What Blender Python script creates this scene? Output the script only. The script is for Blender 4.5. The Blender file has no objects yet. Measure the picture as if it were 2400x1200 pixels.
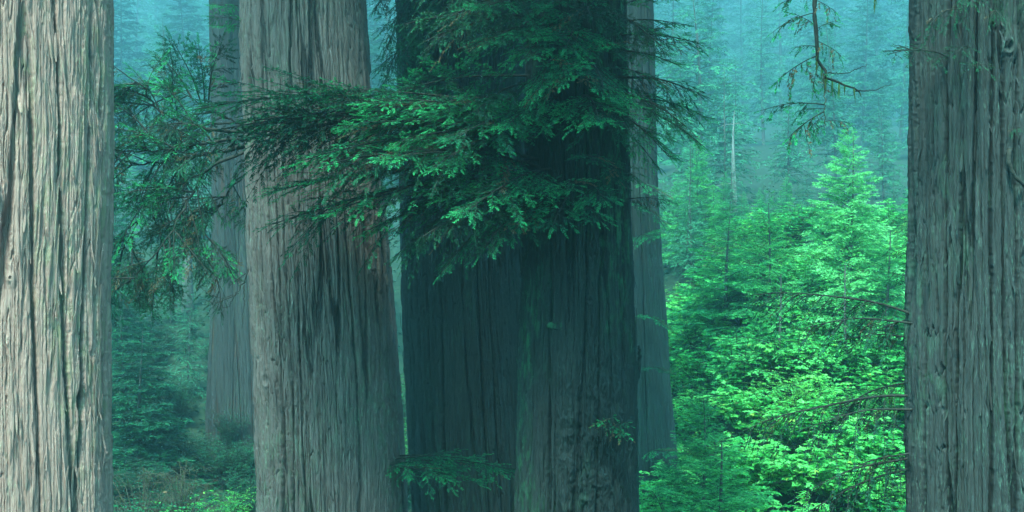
import bpy, math, random
import numpy as np
from mathutils import Vector, Matrix

scene = bpy.context.scene
COL = scene.collection
R = math.radians

# ------------------------------------------------------------------ camera, sky, sun, exposure
CAM_Z = 9.0
KW = 2 * math.tan(R(20.0))                     # picture width per metre of distance
cam_d = bpy.data.cameras.new("camera")
cam_d.sensor_width = 36.0
cam_d.angle = R(40.0)
cam_d.clip_start = 0.1
cam_d.clip_end = 3000.0
cam = bpy.data.objects.new("camera", cam_d)
cam.location = (0, 0, CAM_Z)
cam.rotation_euler = (R(90), 0, 0)
COL.objects.link(cam)
scene.camera = cam

SUN_EL, SUN_AZ = 60.0, 197.0
world = bpy.data.worlds.new("World")
scene.world = world
world.use_nodes = True
wn, wl = world.node_tree.nodes, world.node_tree.links
wn.clear()
w_out = wn.new("ShaderNodeOutputWorld")
w_bg = wn.new("ShaderNodeBackground")
w_sky = wn.new("ShaderNodeTexSky")
w_sky.sky_type = 'NISHITA'
w_sky.sun_disc = False
w_sky.sun_elevation = R(SUN_EL)
w_sky.sun_rotation = R(SUN_AZ)
w_sky.air_density = 1.0
w_sky.dust_density = 4.0
w_sky.ozone_density = 1.0
w_mix = wn.new("ShaderNodeMixRGB")
w_mix.blend_type = 'MULTIPLY'
w_mix.inputs[0].default_value = 1.0
w_mix.inputs[2].default_value = (0.20, 0.93, 1.06, 1)      # cool green-blue light under an overcast sky
wl.new(w_sky.outputs[0], w_mix.inputs[1])
wl.new(w_mix.outputs[0], w_bg.inputs[0])
w_bg.inputs[1].default_value = 0.15
wl.new(w_bg.outputs[0], w_out.inputs[0])

sun_d = bpy.data.lights.new("sun", 'SUN')
sun_d.energy = 4.2
sun_d.angle = R(12)
sun_d.color = (0.66, 1.0, 0.93)
sun = bpy.data.objects.new("sun", sun_d)
az = R(SUN_AZ)
to_sun = Vector((math.sin(az) * math.cos(R(SUN_EL)), math.cos(az) * math.cos(R(SUN_EL)), math.sin(R(SUN_EL))))
sun.rotation_euler = to_sun.to_track_quat('Z', 'Y').to_euler()
sun.location = to_sun * 60
COL.objects.link(sun)

scene.view_settings.view_transform = 'Standard'
scene.view_settings.look = 'None'
scene.view_settings.exposure = 2.05
scene.view_settings.gamma = 1.0
cy = scene.cycles
cy.use_denoising = True
cy.max_bounces = 6
cy.diffuse_bounces = 3
cy.glossy_bounces = 2
cy.transmission_bounces = 3
cy.volume_bounces = 1
cy.transparent_max_bounces = 8
cy.use_adaptive_sampling = True
cy.adaptive_threshold = 0.008
cy.caustics_reflective = False
cy.caustics_refractive = False

HAZE_DENSITY = 0.0021
HAZE_COLOR = (0.52, 0.82, 0.88, 1)

# ------------------------------------------------------------------ helpers
def at(px, py, D):
    """point of the place seen at photograph pixel (2400x1200) at distance D"""
    k = KW * D / 2400.0
    return Vector(((px - 1200) * k, D, CAM_Z - (py - 600) * k))

def sm(a, b, x):
    t = np.clip((x - a) / (b - a), 0, 1)
    return t * t * (3 - 2 * t)

_rng = np.random.RandomState(7)
_PERM = _rng.permutation(2048).astype(np.int64)
_GA = _rng.rand(2048) * 2 * np.pi
_GX, _GY = np.cos(_GA), np.sin(_GA)

def pn(x, y, per=1 << 20, seed=0):
    """2-D gradient noise, periodic in x with an integer period"""
    xi = np.floor(x).astype(np.int64); yi = np.floor(y).astype(np.int64)
    xf = x - xi; yf = y - yi
    u = xf * xf * xf * (xf * (xf * 6 - 15) + 10)
    v = yf * yf * yf * (yf * (yf * 6 - 15) + 10)
    def g(ix, iy, dx, dy):
        h = _PERM[(_PERM[(np.mod(ix, per) + seed * 131) & 2047] + iy + seed * 37) & 2047]
        return _GX[h] * dx + _GY[h] * dy
    a = g(xi, yi, xf, yf); b = g(xi + 1, yi, xf - 1, yf)
    c = g(xi, yi + 1, xf, yf - 1); d = g(xi + 1, yi + 1, xf - 1, yf - 1)
    return ((a + (b - a) * u) + ((c + (d - c) * u) - (a + (b - a) * u)) * v) * 1.5

def mesh(name, V, F, mats, attrs=None, midx=None, smooth=True):
    """V (n,3); F list of index arrays (m,k)"""
    me = bpy.data.meshes.new(name)
    V = np.asarray(V, dtype=np.float32)
    Fs = [np.asarray(f, dtype=np.int32) for f in F if len(f)]
    nf = sum(len(f) for f in Fs)
    me.vertices.add(len(V)); me.vertices.foreach_set("co", V.ravel())
    loops = np.concatenate([f.ravel() for f in Fs])
    sizes = np.concatenate([np.full(len(f), f.shape[1], dtype=np.int32) for f in Fs])
    starts = np.concatenate([[0], np.cumsum(sizes)[:-1]]).astype(np.int32)
    me.loops.add(len(loops)); me.loops.foreach_set("vertex_index", loops)
    me.polygons.add(nf); me.polygons.foreach_set("loop_start", starts)
    me.polygons.foreach_set("use_smooth", np.full(nf, smooth, dtype=bool))
    for m in mats: me.materials.append(m)
    if midx is not None:
        me.polygons.foreach_set("material_index", np.asarray(midx, dtype=np.int32))
    me.update(calc_edges=True)
    for k, a in (attrs or {}).items():
        at_ = me.attributes.new(k, 'FLOAT', 'POINT')
        at_.data.foreach_set("value", np.asarray(a, dtype=np.float32))
    return me

def link(name, data, parent=None, loc=None):
    o = bpy.data.objects.new(name, data)
    COL.objects.link(o)
    if parent is not None: o.parent = parent
    if loc is not None: o.location = loc
    return o

def thing(name, label, cat, loc, group=None):
    o = bpy.data.objects.new(name, None)
    o.empty_display_size = 0.3
    COL.objects.link(o)
    o.location = loc
    o["label"] = label; o["category"] = cat
    if group: o["group"] = group
    return o

def frame(p0, p1, roll=0.0, s=None, L=1.0):
    d = p1 - p0
    if s is None: s = d.length / L
    d = d.normalized()
    lat = Vector((0, 0, 1)).cross(d)
    if lat.length < 0.15: lat = Vector((1, 0, 0)) if abs(d.x) < .7 else Vector((0, 1, 0))
    lat.normalize()
    up = d.cross(lat).normalized()
    lat, up = lat * math.cos(roll) + up * math.sin(roll), up * math.cos(roll) - lat * math.sin(roll)
    return Matrix(((d.x * s, lat.x * s, up.x * s, p0.x), (d.y * s, lat.y * s, up.y * s, p0.y),
                   (d.z * s, lat.z * s, up.z * s, p0.z), (0, 0, 0, 1)))

class Tubes:
    """collects tapered tubes in numpy arrays"""
    def __init__(self): self.V = []; self.F = []; self.n = 0
    def add(self, P, rad, k=5):
        P = np.asarray(P, float); m = len(P)
        rad = np.broadcast_to(np.asarray(rad, float), (m,))
        T = np.gradient(P, axis=0); T /= (np.linalg.norm(T, axis=1, keepdims=True) + 1e-9)
        ref = np.array([0, 0, 1.0]) if abs(T[0, 2]) < .8 else np.array([1.0, 0, 0])
        A = np.cross(T, ref); A /= (np.linalg.norm(A, axis=1, keepdims=True) + 1e-9)
        B = np.cross(T, A)
        th = np.arange(k) * 2 * np.pi / k
        ring = P[:, None] + rad[:, None, None] * (np.cos(th)[None, :, None] * A[:, None] + np.sin(th)[None, :, None] * B[:, None])
        self.V.append(ring.reshape(-1, 3))
        i = np.arange(m - 1)[:, None] * k; j = np.arange(k)[None]; j2 = (j + 1) % k
        self.F.append(np.stack([i + j, i + j2, i + k + j2, i + k + j], -1).reshape(-1, 4) + self.n)
        self.n += m * k
    def arrays(self):
        return np.concatenate(self.V), np.concatenate(self.F)

# ------------------------------------------------------------------ materials
def new_mat(name):
    m = bpy.data.materials.new(name); m.use_nodes = True
    nt = m.node_tree; nt.nodes.clear()
    return m, nt, nt.nodes.new("ShaderNodeOutputMaterial")

def n_attr(nt, name):
    a = nt.nodes.new("ShaderNodeAttribute"); a.attribute_name = name; return a.outputs["Fac"]

def n_noise(nt, scale, stretch=(1, 1, 1), detail=4, rough=.6, off=(0, 0, 0)):
    tc = nt.nodes.new("ShaderNodeTexCoord"); mp = nt.nodes.new("ShaderNodeMapping")
    mp.inputs["Scale"].default_value = stretch; mp.inputs["Location"].default_value = off
    nt.links.new(tc.outputs["Object"], mp.inputs[0])
    t = nt.nodes.new("ShaderNodeTexNoise")
    t.inputs["Scale"].default_value = scale; t.inputs["Detail"].default_value = detail
    t.inputs["Roughness"].default_value = rough
    nt.links.new(mp.outputs[0], t.inputs["Vector"])
    return t.outputs[0]

def n_ramp(nt, fac, stops):
    r = nt.nodes.new("ShaderNodeValToRGB")
    e = r.color_ramp.elements
    while len(e) < len(stops): e.new(0.5)
    for q, (p, c) in zip(e, stops):
        q.position = p; q.color = (c[0], c[1], c[2], 1) if not isinstance(c, float) else (c, c, c, 1)
    nt.links.new(fac, r.inputs[0])
    return r.outputs[0]

def n_mix(nt, fac, a, b, mode='MIX'):
    m = nt.nodes.new("ShaderNodeMixRGB"); m.blend_type = mode
    for i, v in ((0, fac), (1, a), (2, b)):
        if hasattr(v, "is_linked") or hasattr(v, "links"): nt.links.new(v, m.inputs[i])
        elif i == 0: m.inputs[0].default_value = v
        else: m.inputs[i].default_value = (v[0], v[1], v[2], 1)
    return m.outputs[0]

def bark_mat(name, ridge, furrow, lichen, moss, lich_amt=.5, moss_amt=.4, off=0.0, bump=.5):
    m, nt, out = new_mat(name)
    b = nt.nodes.new("ShaderNodeBsdfPrincipled")
    b.inputs["Roughness"].default_value = .88
    b.inputs["Specular IOR Level"].default_value = .25
    h = n_attr(nt, "ridge")
    fib = n_noise(nt, 34, (1, 1, .03), 6, .8, (off, 0, 0))
    big = n_noise(nt, 1.3, (1, 1, .28), 4, .6, (0, off, 0))
    spk = n_noise(nt, 34, (1, 1, .22), 4, .75, (off, off, 0))
    c = n_mix(nt, n_ramp(nt, h, [(.25, 0.0), (.62, 1.0)]), furrow, ridge)  # browner furrows, on most barks darkened further to paint their shade
    c = n_mix(nt, n_ramp(nt, fib, [(.38, 0.0), (.62, .75)]), c, tuple(v * .38 for v in ridge))
    c = n_mix(nt, n_ramp(nt, big, [(.38, 0.0), (.66, .6)]), c, tuple(v * w for v, w in zip(ridge, (.62, .60, .60))))
    lf = n_mix(nt, 1.0, n_ramp(nt, spk, [(.54, 0.0), (.68, 1.0)]), n_ramp(nt, n_noise(nt, 2.1, (1, 1, .4), 3, .5, (9, off, 0)), [(.40, 0.0), (.62, lich_amt)]), 'MULTIPLY')
    c = n_mix(nt, lf, c, lichen)
    mf = n_mix(nt, 1.0, n_ramp(nt, n_noise(nt, 9, (1, 1, .35), 5, .75, (3, off, 1)), [(.48, 0.0), (.62, 1.0)]), n_ramp(nt, n_noise(nt, .9, (1, 1, .3), 2, .5, (5, off, 3)), [(.48, 0.0), (.68, moss_amt)]), 'MULTIPLY')
    c = n_mix(nt, mf, c, moss)
    nt.links.new(c, b.inputs["Base Color"])
    bm = nt.nodes.new("ShaderNodeBump"); bm.inputs["Strength"].default_value = min(1, bump * 1.7); bm.inputs["Distance"].default_value = .035
    hh = n_mix(nt, .45, fib, spk)
    nt.links.new(hh, bm.inputs["Height"])
    nt.links.new(bm.outputs[0], b.inputs["Normal"])
    nt.links.new(b.outputs[0], out.inputs[0])
    return m

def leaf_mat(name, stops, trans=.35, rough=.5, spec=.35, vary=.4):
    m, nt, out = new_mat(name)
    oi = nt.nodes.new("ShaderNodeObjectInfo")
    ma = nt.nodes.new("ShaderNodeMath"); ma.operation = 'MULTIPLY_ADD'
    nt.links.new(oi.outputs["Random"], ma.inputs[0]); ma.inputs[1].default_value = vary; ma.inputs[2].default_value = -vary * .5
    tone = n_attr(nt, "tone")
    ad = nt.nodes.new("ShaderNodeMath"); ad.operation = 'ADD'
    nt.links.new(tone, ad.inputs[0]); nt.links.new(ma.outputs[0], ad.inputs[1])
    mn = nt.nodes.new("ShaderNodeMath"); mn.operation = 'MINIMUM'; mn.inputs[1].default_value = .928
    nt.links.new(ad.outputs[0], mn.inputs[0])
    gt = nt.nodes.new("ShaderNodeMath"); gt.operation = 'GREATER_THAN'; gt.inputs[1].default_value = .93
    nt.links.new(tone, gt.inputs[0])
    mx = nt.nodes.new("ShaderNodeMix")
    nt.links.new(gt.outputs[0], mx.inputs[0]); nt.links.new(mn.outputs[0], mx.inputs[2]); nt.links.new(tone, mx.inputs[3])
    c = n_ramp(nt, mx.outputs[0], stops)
    b = nt.nodes.new("ShaderNodeBsdfPrincipled")
    b.inputs["Roughness"].default_value = rough
    b.inputs["Specular IOR Level"].default_value = spec
    nt.links.new(c, b.inputs["Base Color"])
    t = nt.nodes.new("ShaderNodeBsdfTranslucent")
    nt.links.new(c, t.inputs["Color"])
    ms = nt.nodes.new("ShaderNodeMixShader"); ms.inputs[0].default_value = trans
    nt.links.new(b.outputs[0], ms.inputs[1]); nt.links.new(t.outputs[0], ms.inputs[2])
    nt.links.new(ms.outputs[0], out.inputs[0])
    return m

def plain_mat(name, c1, c2, scale=8, stretch=(1, 1, 1), rough=.9):
    m, nt, out = new_mat(name)
    b = nt.nodes.new("ShaderNodeBsdfPrincipled"); b.inputs["Roughness"].default_value = rough
    b.inputs["Specular IOR Level"].default_value = .2
    c = n_ramp(nt, n_noise(nt, scale, stretch, 5, .65), [(.35, c1), (.65, c2)])
    nt.links.new(c, b.inputs["Base Color"])
    bm = nt.nodes.new("ShaderNodeBump"); bm.inputs["Strength"].default_value = .4; bm.inputs["Distance"].default_value = .03
    nt.links.new(n_noise(nt, scale * 3, stretch, 4, .7), bm.inputs["Height"])
    nt.links.new(bm.outputs[0], b.inputs["Normal"])
    nt.links.new(b.outputs[0], out.inputs[0])
    return m

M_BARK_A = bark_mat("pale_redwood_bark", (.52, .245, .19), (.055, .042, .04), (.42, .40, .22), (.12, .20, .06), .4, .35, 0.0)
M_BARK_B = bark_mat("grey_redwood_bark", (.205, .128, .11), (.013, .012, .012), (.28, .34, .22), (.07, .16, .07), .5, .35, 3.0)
M_BARK_C = bark_mat("shaded_redwood_bark", (.026, .034, .032), (.0015, .0015, .0015), (.045, .065, .06), (.04, .12, .06), .8, .4, 7.0)  # dark bark, deepened to stand in for the shade under the boughs
M_BARK_D = bark_mat("shaded_mossy_redwood_bark", (.032, .032, .029), (.002, .002, .002), (.055, .08, .06), (.03, .12, .05), .8, .8, 11.0)  # mossy bark, its colour also deepened to carry the trunk's shade
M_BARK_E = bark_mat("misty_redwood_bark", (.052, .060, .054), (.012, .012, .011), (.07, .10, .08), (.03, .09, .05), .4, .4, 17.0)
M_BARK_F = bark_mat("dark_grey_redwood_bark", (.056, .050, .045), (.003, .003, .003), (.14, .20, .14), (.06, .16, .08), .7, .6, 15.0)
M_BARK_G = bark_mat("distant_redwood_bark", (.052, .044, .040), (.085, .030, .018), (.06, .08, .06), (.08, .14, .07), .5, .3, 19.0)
M_WOOD = plain_mat("branch_bark", (.016, .014, .011), (.045, .036, .027), 14)
M_DEADWOOD = plain_mat("dead_twig_wood", (.04, .03, .02), (.10, .075, .045), 14)
M_YOUNG_TRUNK = plain_mat("young_conifer_bark", (.06, .05, .04), (.15, .13, .11), 6, (1, 1, .3))
M_SNAG = plain_mat("bleached_snag_wood", (.35, .33, .30), (.55, .53, .48), 6, (1, 1, .2))
M_PALE = plain_mat("grey_snag_wood", (.12, .11, .10), (.24, .22, .19), 6, (1, 1, .2))
M_MOSS = plain_mat("hanging_moss", (.05, .075, .018), (.11, .15, .035), 20)
M_GROUND = plain_mat("forest_floor", (.010, .022, .012), (.025, .04, .018), 1.5)
BROWN = (.16, .085, .04)
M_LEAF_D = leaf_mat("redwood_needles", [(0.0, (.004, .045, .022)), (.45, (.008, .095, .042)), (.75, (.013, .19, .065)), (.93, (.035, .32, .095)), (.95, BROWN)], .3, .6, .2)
M_LEAF_DARK = leaf_mat("shaded_redwood_needles", [(0.0, (.003, .022, .014)), (.6, (.006, .048, .023)), (.93, (.014, .11, .042)), (.95, BROWN)], .25, .6, .2)  # darker copy of the needles, with gap and silhouette shade in its colour
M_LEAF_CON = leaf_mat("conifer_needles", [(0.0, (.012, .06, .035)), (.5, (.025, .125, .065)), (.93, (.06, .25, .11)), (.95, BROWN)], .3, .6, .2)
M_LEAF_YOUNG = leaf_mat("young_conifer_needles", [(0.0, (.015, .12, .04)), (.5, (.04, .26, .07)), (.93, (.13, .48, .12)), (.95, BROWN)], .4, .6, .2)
M_LEAF_PALE = leaf_mat("pale_new_needles", [(0.0, (.03, .18, .06)), (.5, (.09, .38, .12)), (.93, (.22, .60, .20)), (.95, BROWN)], .4, .6, .2)
M_LEAF_SHRUB = leaf_mat("shrub_leaves", [(0.0, (.012, .15, .035)), (.45, (.06, .40, .07)), (.92, (.24, .68, .15)), (.97, (.40, .52, .06)), (1.0, BROWN)], .45, .42, .4, .6)
M_LEAF_FERN = leaf_mat("shaded_undergrowth_leaves", [(0.0, (.004, .03, .016)), (.6, (.010, .075, .03)), (.94, (.022, .16, .055)), (1.0, BROWN)], .3, .6, .15)  # darkened so the shade of the left gap sits in the colour
M_LEAF_FINE = leaf_mat("huckleberry_leaves", [(0.0, (.012, .12, .03)), (.5, (.06, .34, .05)), (.94, (.22, .60, .08)), (1.0, BROWN)], .45, .45, .3, .6)

# ------------------------------------------------------------------ ground
def gz(x, y):
    x = np.asarray(x, float); y = np.asarray(y, float)
    y0 = 58 - 20 * sm(3.5, 8.5, x * 46 / np.maximum(y, 20))
    z = .30 * np.clip(y - y0, 0, None) - .20 * np.clip(y - y0 - 31, 0, None) + .02 * np.clip(y - 130, 0, None) + 1.3 * np.clip(y - 590, 0, 110)
    z = z - .0 + .35 * pn(x * .11 + 50, y * .11 + 50, seed=3) + .12 * pn(x * .5, y * .5, seed=4)
    return z + np.where(y < 6, sm(6, -2, y) * (CAM_Z - 1.7), 0)

def build_ground():
    xs = np.unique(np.concatenate([np.linspace(-400, 400, 41), np.linspace(-70, 70, 141)]))
    ys = np.unique(np.concatenate([np.linspace(-300, 720, 41), np.linspace(-30, 720, 300)]))
    X, Y = np.meshgrid(xs, ys)
    Z = gz(X, Y)
    V = np.stack([X, Y, Z], -1).reshape(-1, 3)
    nx = len(xs)
    i = np.arange(len(ys) - 1)[:, None] * nx + np.arange(nx - 1)[None]
    i = i.ravel()
    o = link("ground", mesh("ground", V, [np.stack([i, i + 1, i + nx + 1, i + nx], -1)], [M_GROUND]))
    o["kind"] = "structure"
build_ground()

# ------------------------------------------------------------------ giant trunks
TOP_Z = 34.0
def interp_edges(tab, z, D):
    """tab rows (py, left px, right px) -> centre x and radius at height z"""
    k = KW * D / 2400
    t = sorted([(CAM_Z - (py - 600) * k, ((l + r) / 2 - 1200) * k, (r - l) / 2 * k) for py, l, r in tab])
    zz = np.array([a[0] for a in t]); cx = np.array([a[1] for a in t]); rr = np.array([a[2] for a in t])
    def ext(v):
        y = np.interp(z, zz, v)
        lo = (v[1] - v[0]) / (zz[1] - zz[0]); hi = (v[-1] - v[-2]) / (zz[-1] - zz[-2])
        return y, lo, hi
    c, clo, chi = ext(cx); r, rlo, rhi = ext(rr)
    c = c + np.where(z < zz[0], (z - zz[0]) * clo * .7, 0) + np.where(z > zz[-1], (z - zz[-1]) * chi * .5, 0)
    r = r + np.where(z < zz[0], (zz[0] - z) * .02 + .012 * (zz[0] - z) ** 2, 0)
    r = r * np.where(z > zz[-1], np.clip(1 - .55 * (z - zz[-1]) / (TOP_Z - zz[-1]), .2, 1), 1)
    return c, r

def trunk(name, tab, D, mat, seed, plate=.15, depth=(.05, .022, .007, .006), flute=.05, rows=620, cols=560, knots=(), rough_zone=None, fine_aspect=.03, parent_args=None, spiral=0.0, strips=400):
    k = KW * D / 2400
    zlo, zhi = CAM_Z - 640 * k, CAM_Z + 640 * k
    z_rows = np.concatenate([np.linspace(-.6, zlo, 14)[:-1], np.linspace(zlo, zhi, rows), np.linspace(zhi, TOP_Z, 30)[1:]])
    c0, r0 = interp_edges(tab, z_rows, D)
    Rm = float(np.mean(r0[13:13 + rows]))
    # angles: dense on the side that faces the road, coarse behind
    nf = int(cols * .8)
    th = np.concatenate([np.linspace(-np.pi * .95, -np.pi * .05, nf, endpoint=False), np.linspace(-np.pi * .05, np.pi * 1.05, cols - nf, endpoint=False)])
    TH, Z = np.meshgrid(th, z_rows)
    U = (TH + np.pi) / (2 * np.pi)                 # 0..1 round the trunk
    C = 2 * np.pi * Rm
    def N(f, asp, seed_, s=U, zz=Z):
        P = max(3, int(round(C * f)))
        return pn(s * P, zz * f * asp, P, seed_)
    warp = .06 * N(.9, .16, seed) + .012 * N(4.5, .16, seed + 1) + .004 * N(14, .2, seed + 2)
    warp = warp + .006 * N(13, .9, seed + 20) + .004 * N(30, .8, seed + 21)
    S = U + (warp + spiral * (Z - CAM_Z)) / C
    kn = np.zeros_like(S)
    for (kpx, kpy, kr, kh) in knots:
        kz = CAM_Z - (kpy - 600) * k
        ck, rk = interp_edges(tab, np.array([kz]), D)
        sx = ((kpx - 1200) * k - ck[0]) / rk[0]
        ku = (-math.acos(max(-1, min(1, sx))) + np.pi) / (2 * np.pi)
        du = (U - ku) * C; dz = (Z - kz)
        d2 = (du / kr) ** 2 + (dz / (kr * 1.25)) ** 2
        w = np.exp(-d2 * .35)
        S = S - np.sign(du) * w * (kr * .55) * (1 - np.exp(-np.abs(du) / (kr * .3))) / C
        rr = np.sqrt(d2)
        kn += kh * (np.exp(-d2 * .6) - 1.5 * np.exp(-d2 * 5)) + kh * .22 * np.cos(rr * 9) * np.exp(-d2 * .8)
    f1 = 1.0 / plate
    n0 = N(1.0, .06, seed + 3, S)
    n1 = N(f1 * .55, .034, seed + 4, S)
    n2 = N(f1 * 1.35, .03, seed + 5, S)
    n3 = N(f1 * 3.1, .028, seed + 6, S)
    n4 = N(f1 * 8, fine_aspect, seed + 7, S)
    n5 = N(34, .14, seed + 8, S)
    n6 = N(11, .10, seed + 9, S)
    n7 = N(f1 * 2.1, .09, seed + 14, S); h7 = 1 - (1 - sm(0, .09, np.abs(n7))) * sm(-.3, .1, N(1.6, .12, seed + 15)); n8 = 1 - 2.4 * np.abs(N(52, .018, seed + 17, S))
    flake = N(f1 * 2.6, .08, seed + 16, S); flake = sm(-.05, .05, flake) * .6 + sm(.22, .30, flake) * .4
    h1 = sm(.035, .13, np.abs(n1)) * .8 + .2 * sm(0, .5, np.abs(n1)); h2 = sm(0, .16, np.abs(n2)); h3 = sm(0, .2, np.abs(n3))
    amp = .65 + .5 * (N(.8, .3, seed + 10) + .5)
    disp = flute * n0 + 1.5 * depth[0] * (h1 - 1) * amp + depth[1] * (h2 - 1) * (.35 + .65 * h1) * amp + depth[2] * (h3 - 1) * 1.2 + depth[3] * n4 * 1.3 + depth[3] * .9 * n5 + depth[2] * .35 * n6 + depth[3] * .9 * n8 + depth[1] * .8 * (h7 - 1) + depth[2] * .9 * flake
    if rough_zone is not None:                      # burled bark: rough lumps in one area
        zpx, zpy, wpx, hpy, a = rough_zone
        zz0 = CAM_Z - (zpy - 600) * k
        ck, rk = interp_edges(tab, np.array([zz0]), D)
        ku = (-math.acos(((zpx - 1200) * k - ck[0]) / rk[0]) + np.pi) / (2 * np.pi)
        w = np.exp(-((U - ku) * C / (wpx * k)) ** 2 - ((Z - zz0) / (hpy * k)) ** 2)
        q = 1.2 * N(2.6, .35, seed + 11) + 1.3 * N(6.5, .45, seed + 12) + .9 * N(15, .5, seed + 13) + .5 * N(32, .5, seed + 18)
        disp = disp * (1 - .25 * w) + a * w * (.7 + 1.2 * q)
    disp += kn
    RR = r0[:, None] + disp * np.minimum(1, r0[:, None] / Rm)
    base_y = D
    X = c0[:, None] + RR * np.cos(TH); Y = base_y + RR * np.sin(TH)
    gx, gy = float(c0[0]), float(D)
    g0 = float(gz(gx, gy))
    V = np.stack([X - gx, Y - gy, Z - g0], -1).reshape(-1, 3)
    n = len(th); m = len(z_rows)
    i = np.arange(m - 1)[:, None] * n; j = np.arange(n)[None]; j2 = (j + 1) % n
    F = np.stack([i + j, i + j2, i + n + j2, i + n + j], -1).reshape(-1, 4)
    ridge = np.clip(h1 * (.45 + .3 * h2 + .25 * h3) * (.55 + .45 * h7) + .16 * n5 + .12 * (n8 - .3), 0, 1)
    # loose strips of bark lifting off the surface
    rs_ = np.random.RandomState(seed); SV, SF, SR = [], [], []
    nb = len(V)
    for q in range(strips):
        iz = rs_.randint(20, 13 + rows - 30); it = rs_.randint(2, nf - 2)
        m_ = 7; span = rs_.randint(14, 70); w = rs_.uniform(.008, .022); fl = rs_.uniform(.006, .055); flip = rs_.rand() < .3
        drift = rs_.normal(0, .012)
        for a_ in range(m_):
            u_ = a_ / (m_ - 1); zi = min(iz + int(u_ * span), m - 2)
            t_ = th[it] + drift * u_; r_ = RR[zi, it]
            off = .004 + fl * ((1 - u_) if flip else u_) ** 2
            ww = w * (1 - .75 * abs(2 * u_ - 1) ** 2)
            for e, add in ((-1, 0), (0, .010), (1, 0)):
                tt = t_ + e * ww / r_
                SV.append(((c0[zi] + (r_ + off + add) * math.cos(tt)) - gx, (r_ + off + add) * math.sin(tt), z_rows[zi] - g0)); SR.append(rs_.uniform(.5, 1))
            if a_:
                k0 = nb + len(SV) - 6
                SF += [(k0, k0 + 1, k0 + 4, k0 + 3), (k0 + 1, k0 + 2, k0 + 5, k0 + 4)]
    Fs = [F]
    if SV:
        V = np.concatenate([V, np.array(SV)]); Fs.append(np.array(SF)); ridge = np.concatenate([ridge.ravel(), SR])
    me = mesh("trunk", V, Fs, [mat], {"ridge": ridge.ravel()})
    label, group = parent_args
    root = thing("redwood_tree", label, "tree", (gx, gy, g0), group)
    t = link("trunk", me, root)
    root_info = dict(root=root, tab=tab, D=D, base=Vector((gx, gy, g0)))
    return root_info

GIANTS = "giant redwood trunks"
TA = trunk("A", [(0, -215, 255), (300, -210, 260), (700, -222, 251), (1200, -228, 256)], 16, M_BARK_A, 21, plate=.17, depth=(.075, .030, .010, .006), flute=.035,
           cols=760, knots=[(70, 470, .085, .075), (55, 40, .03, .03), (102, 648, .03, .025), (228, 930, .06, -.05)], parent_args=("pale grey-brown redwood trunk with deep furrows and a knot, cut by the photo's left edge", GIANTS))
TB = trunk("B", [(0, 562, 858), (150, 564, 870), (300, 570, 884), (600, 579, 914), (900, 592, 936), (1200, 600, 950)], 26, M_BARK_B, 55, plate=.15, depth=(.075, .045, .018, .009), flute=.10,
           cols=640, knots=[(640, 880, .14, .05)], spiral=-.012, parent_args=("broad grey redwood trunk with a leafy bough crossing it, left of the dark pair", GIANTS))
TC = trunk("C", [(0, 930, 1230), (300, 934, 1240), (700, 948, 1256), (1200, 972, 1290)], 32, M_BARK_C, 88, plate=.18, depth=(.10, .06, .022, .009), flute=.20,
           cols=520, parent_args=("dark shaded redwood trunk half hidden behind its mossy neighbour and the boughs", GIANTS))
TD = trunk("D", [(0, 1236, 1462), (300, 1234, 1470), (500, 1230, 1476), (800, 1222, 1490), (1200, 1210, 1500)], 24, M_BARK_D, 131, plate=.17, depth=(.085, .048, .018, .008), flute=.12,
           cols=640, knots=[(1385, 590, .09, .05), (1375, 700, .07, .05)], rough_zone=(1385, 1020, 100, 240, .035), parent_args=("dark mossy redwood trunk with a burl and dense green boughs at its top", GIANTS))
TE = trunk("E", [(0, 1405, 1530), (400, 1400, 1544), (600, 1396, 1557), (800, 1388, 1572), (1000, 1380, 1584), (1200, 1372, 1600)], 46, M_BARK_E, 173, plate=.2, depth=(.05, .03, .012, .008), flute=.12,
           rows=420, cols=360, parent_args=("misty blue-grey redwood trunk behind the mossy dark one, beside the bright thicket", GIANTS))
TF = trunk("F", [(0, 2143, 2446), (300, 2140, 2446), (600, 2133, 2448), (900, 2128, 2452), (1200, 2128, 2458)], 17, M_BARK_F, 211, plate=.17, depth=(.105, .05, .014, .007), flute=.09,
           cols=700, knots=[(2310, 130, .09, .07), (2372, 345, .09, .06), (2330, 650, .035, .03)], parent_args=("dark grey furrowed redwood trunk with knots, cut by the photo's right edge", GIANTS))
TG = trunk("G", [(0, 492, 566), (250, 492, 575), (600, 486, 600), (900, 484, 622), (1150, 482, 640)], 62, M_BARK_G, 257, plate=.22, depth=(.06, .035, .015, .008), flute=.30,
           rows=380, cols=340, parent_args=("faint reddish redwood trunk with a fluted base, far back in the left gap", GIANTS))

# ------------------------------------------------------------------ boughs
LOBE = None
def leaflets(P, Dv, Nv, ln, wd):
    """one narrow rhombus per row"""
    Dv = Dv / (np.linalg.norm(Dv, axis=1, keepdims=True) + 1e-9)
    S = np.cross(Dv, Nv); S /= (np.linalg.norm(S, axis=1, keepdims=True) + 1e-9)
    ln = ln[:, None]; wd = wd[:, None]
    V = np.stack([P, P + Dv * ln * .45 + S * wd, P + Dv * ln, P + Dv * ln * .45 - S * wd], 1).reshape(-1, 3)
    F = np.arange(len(P) * 4).reshape(-1, 4)
    return V, F

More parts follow.
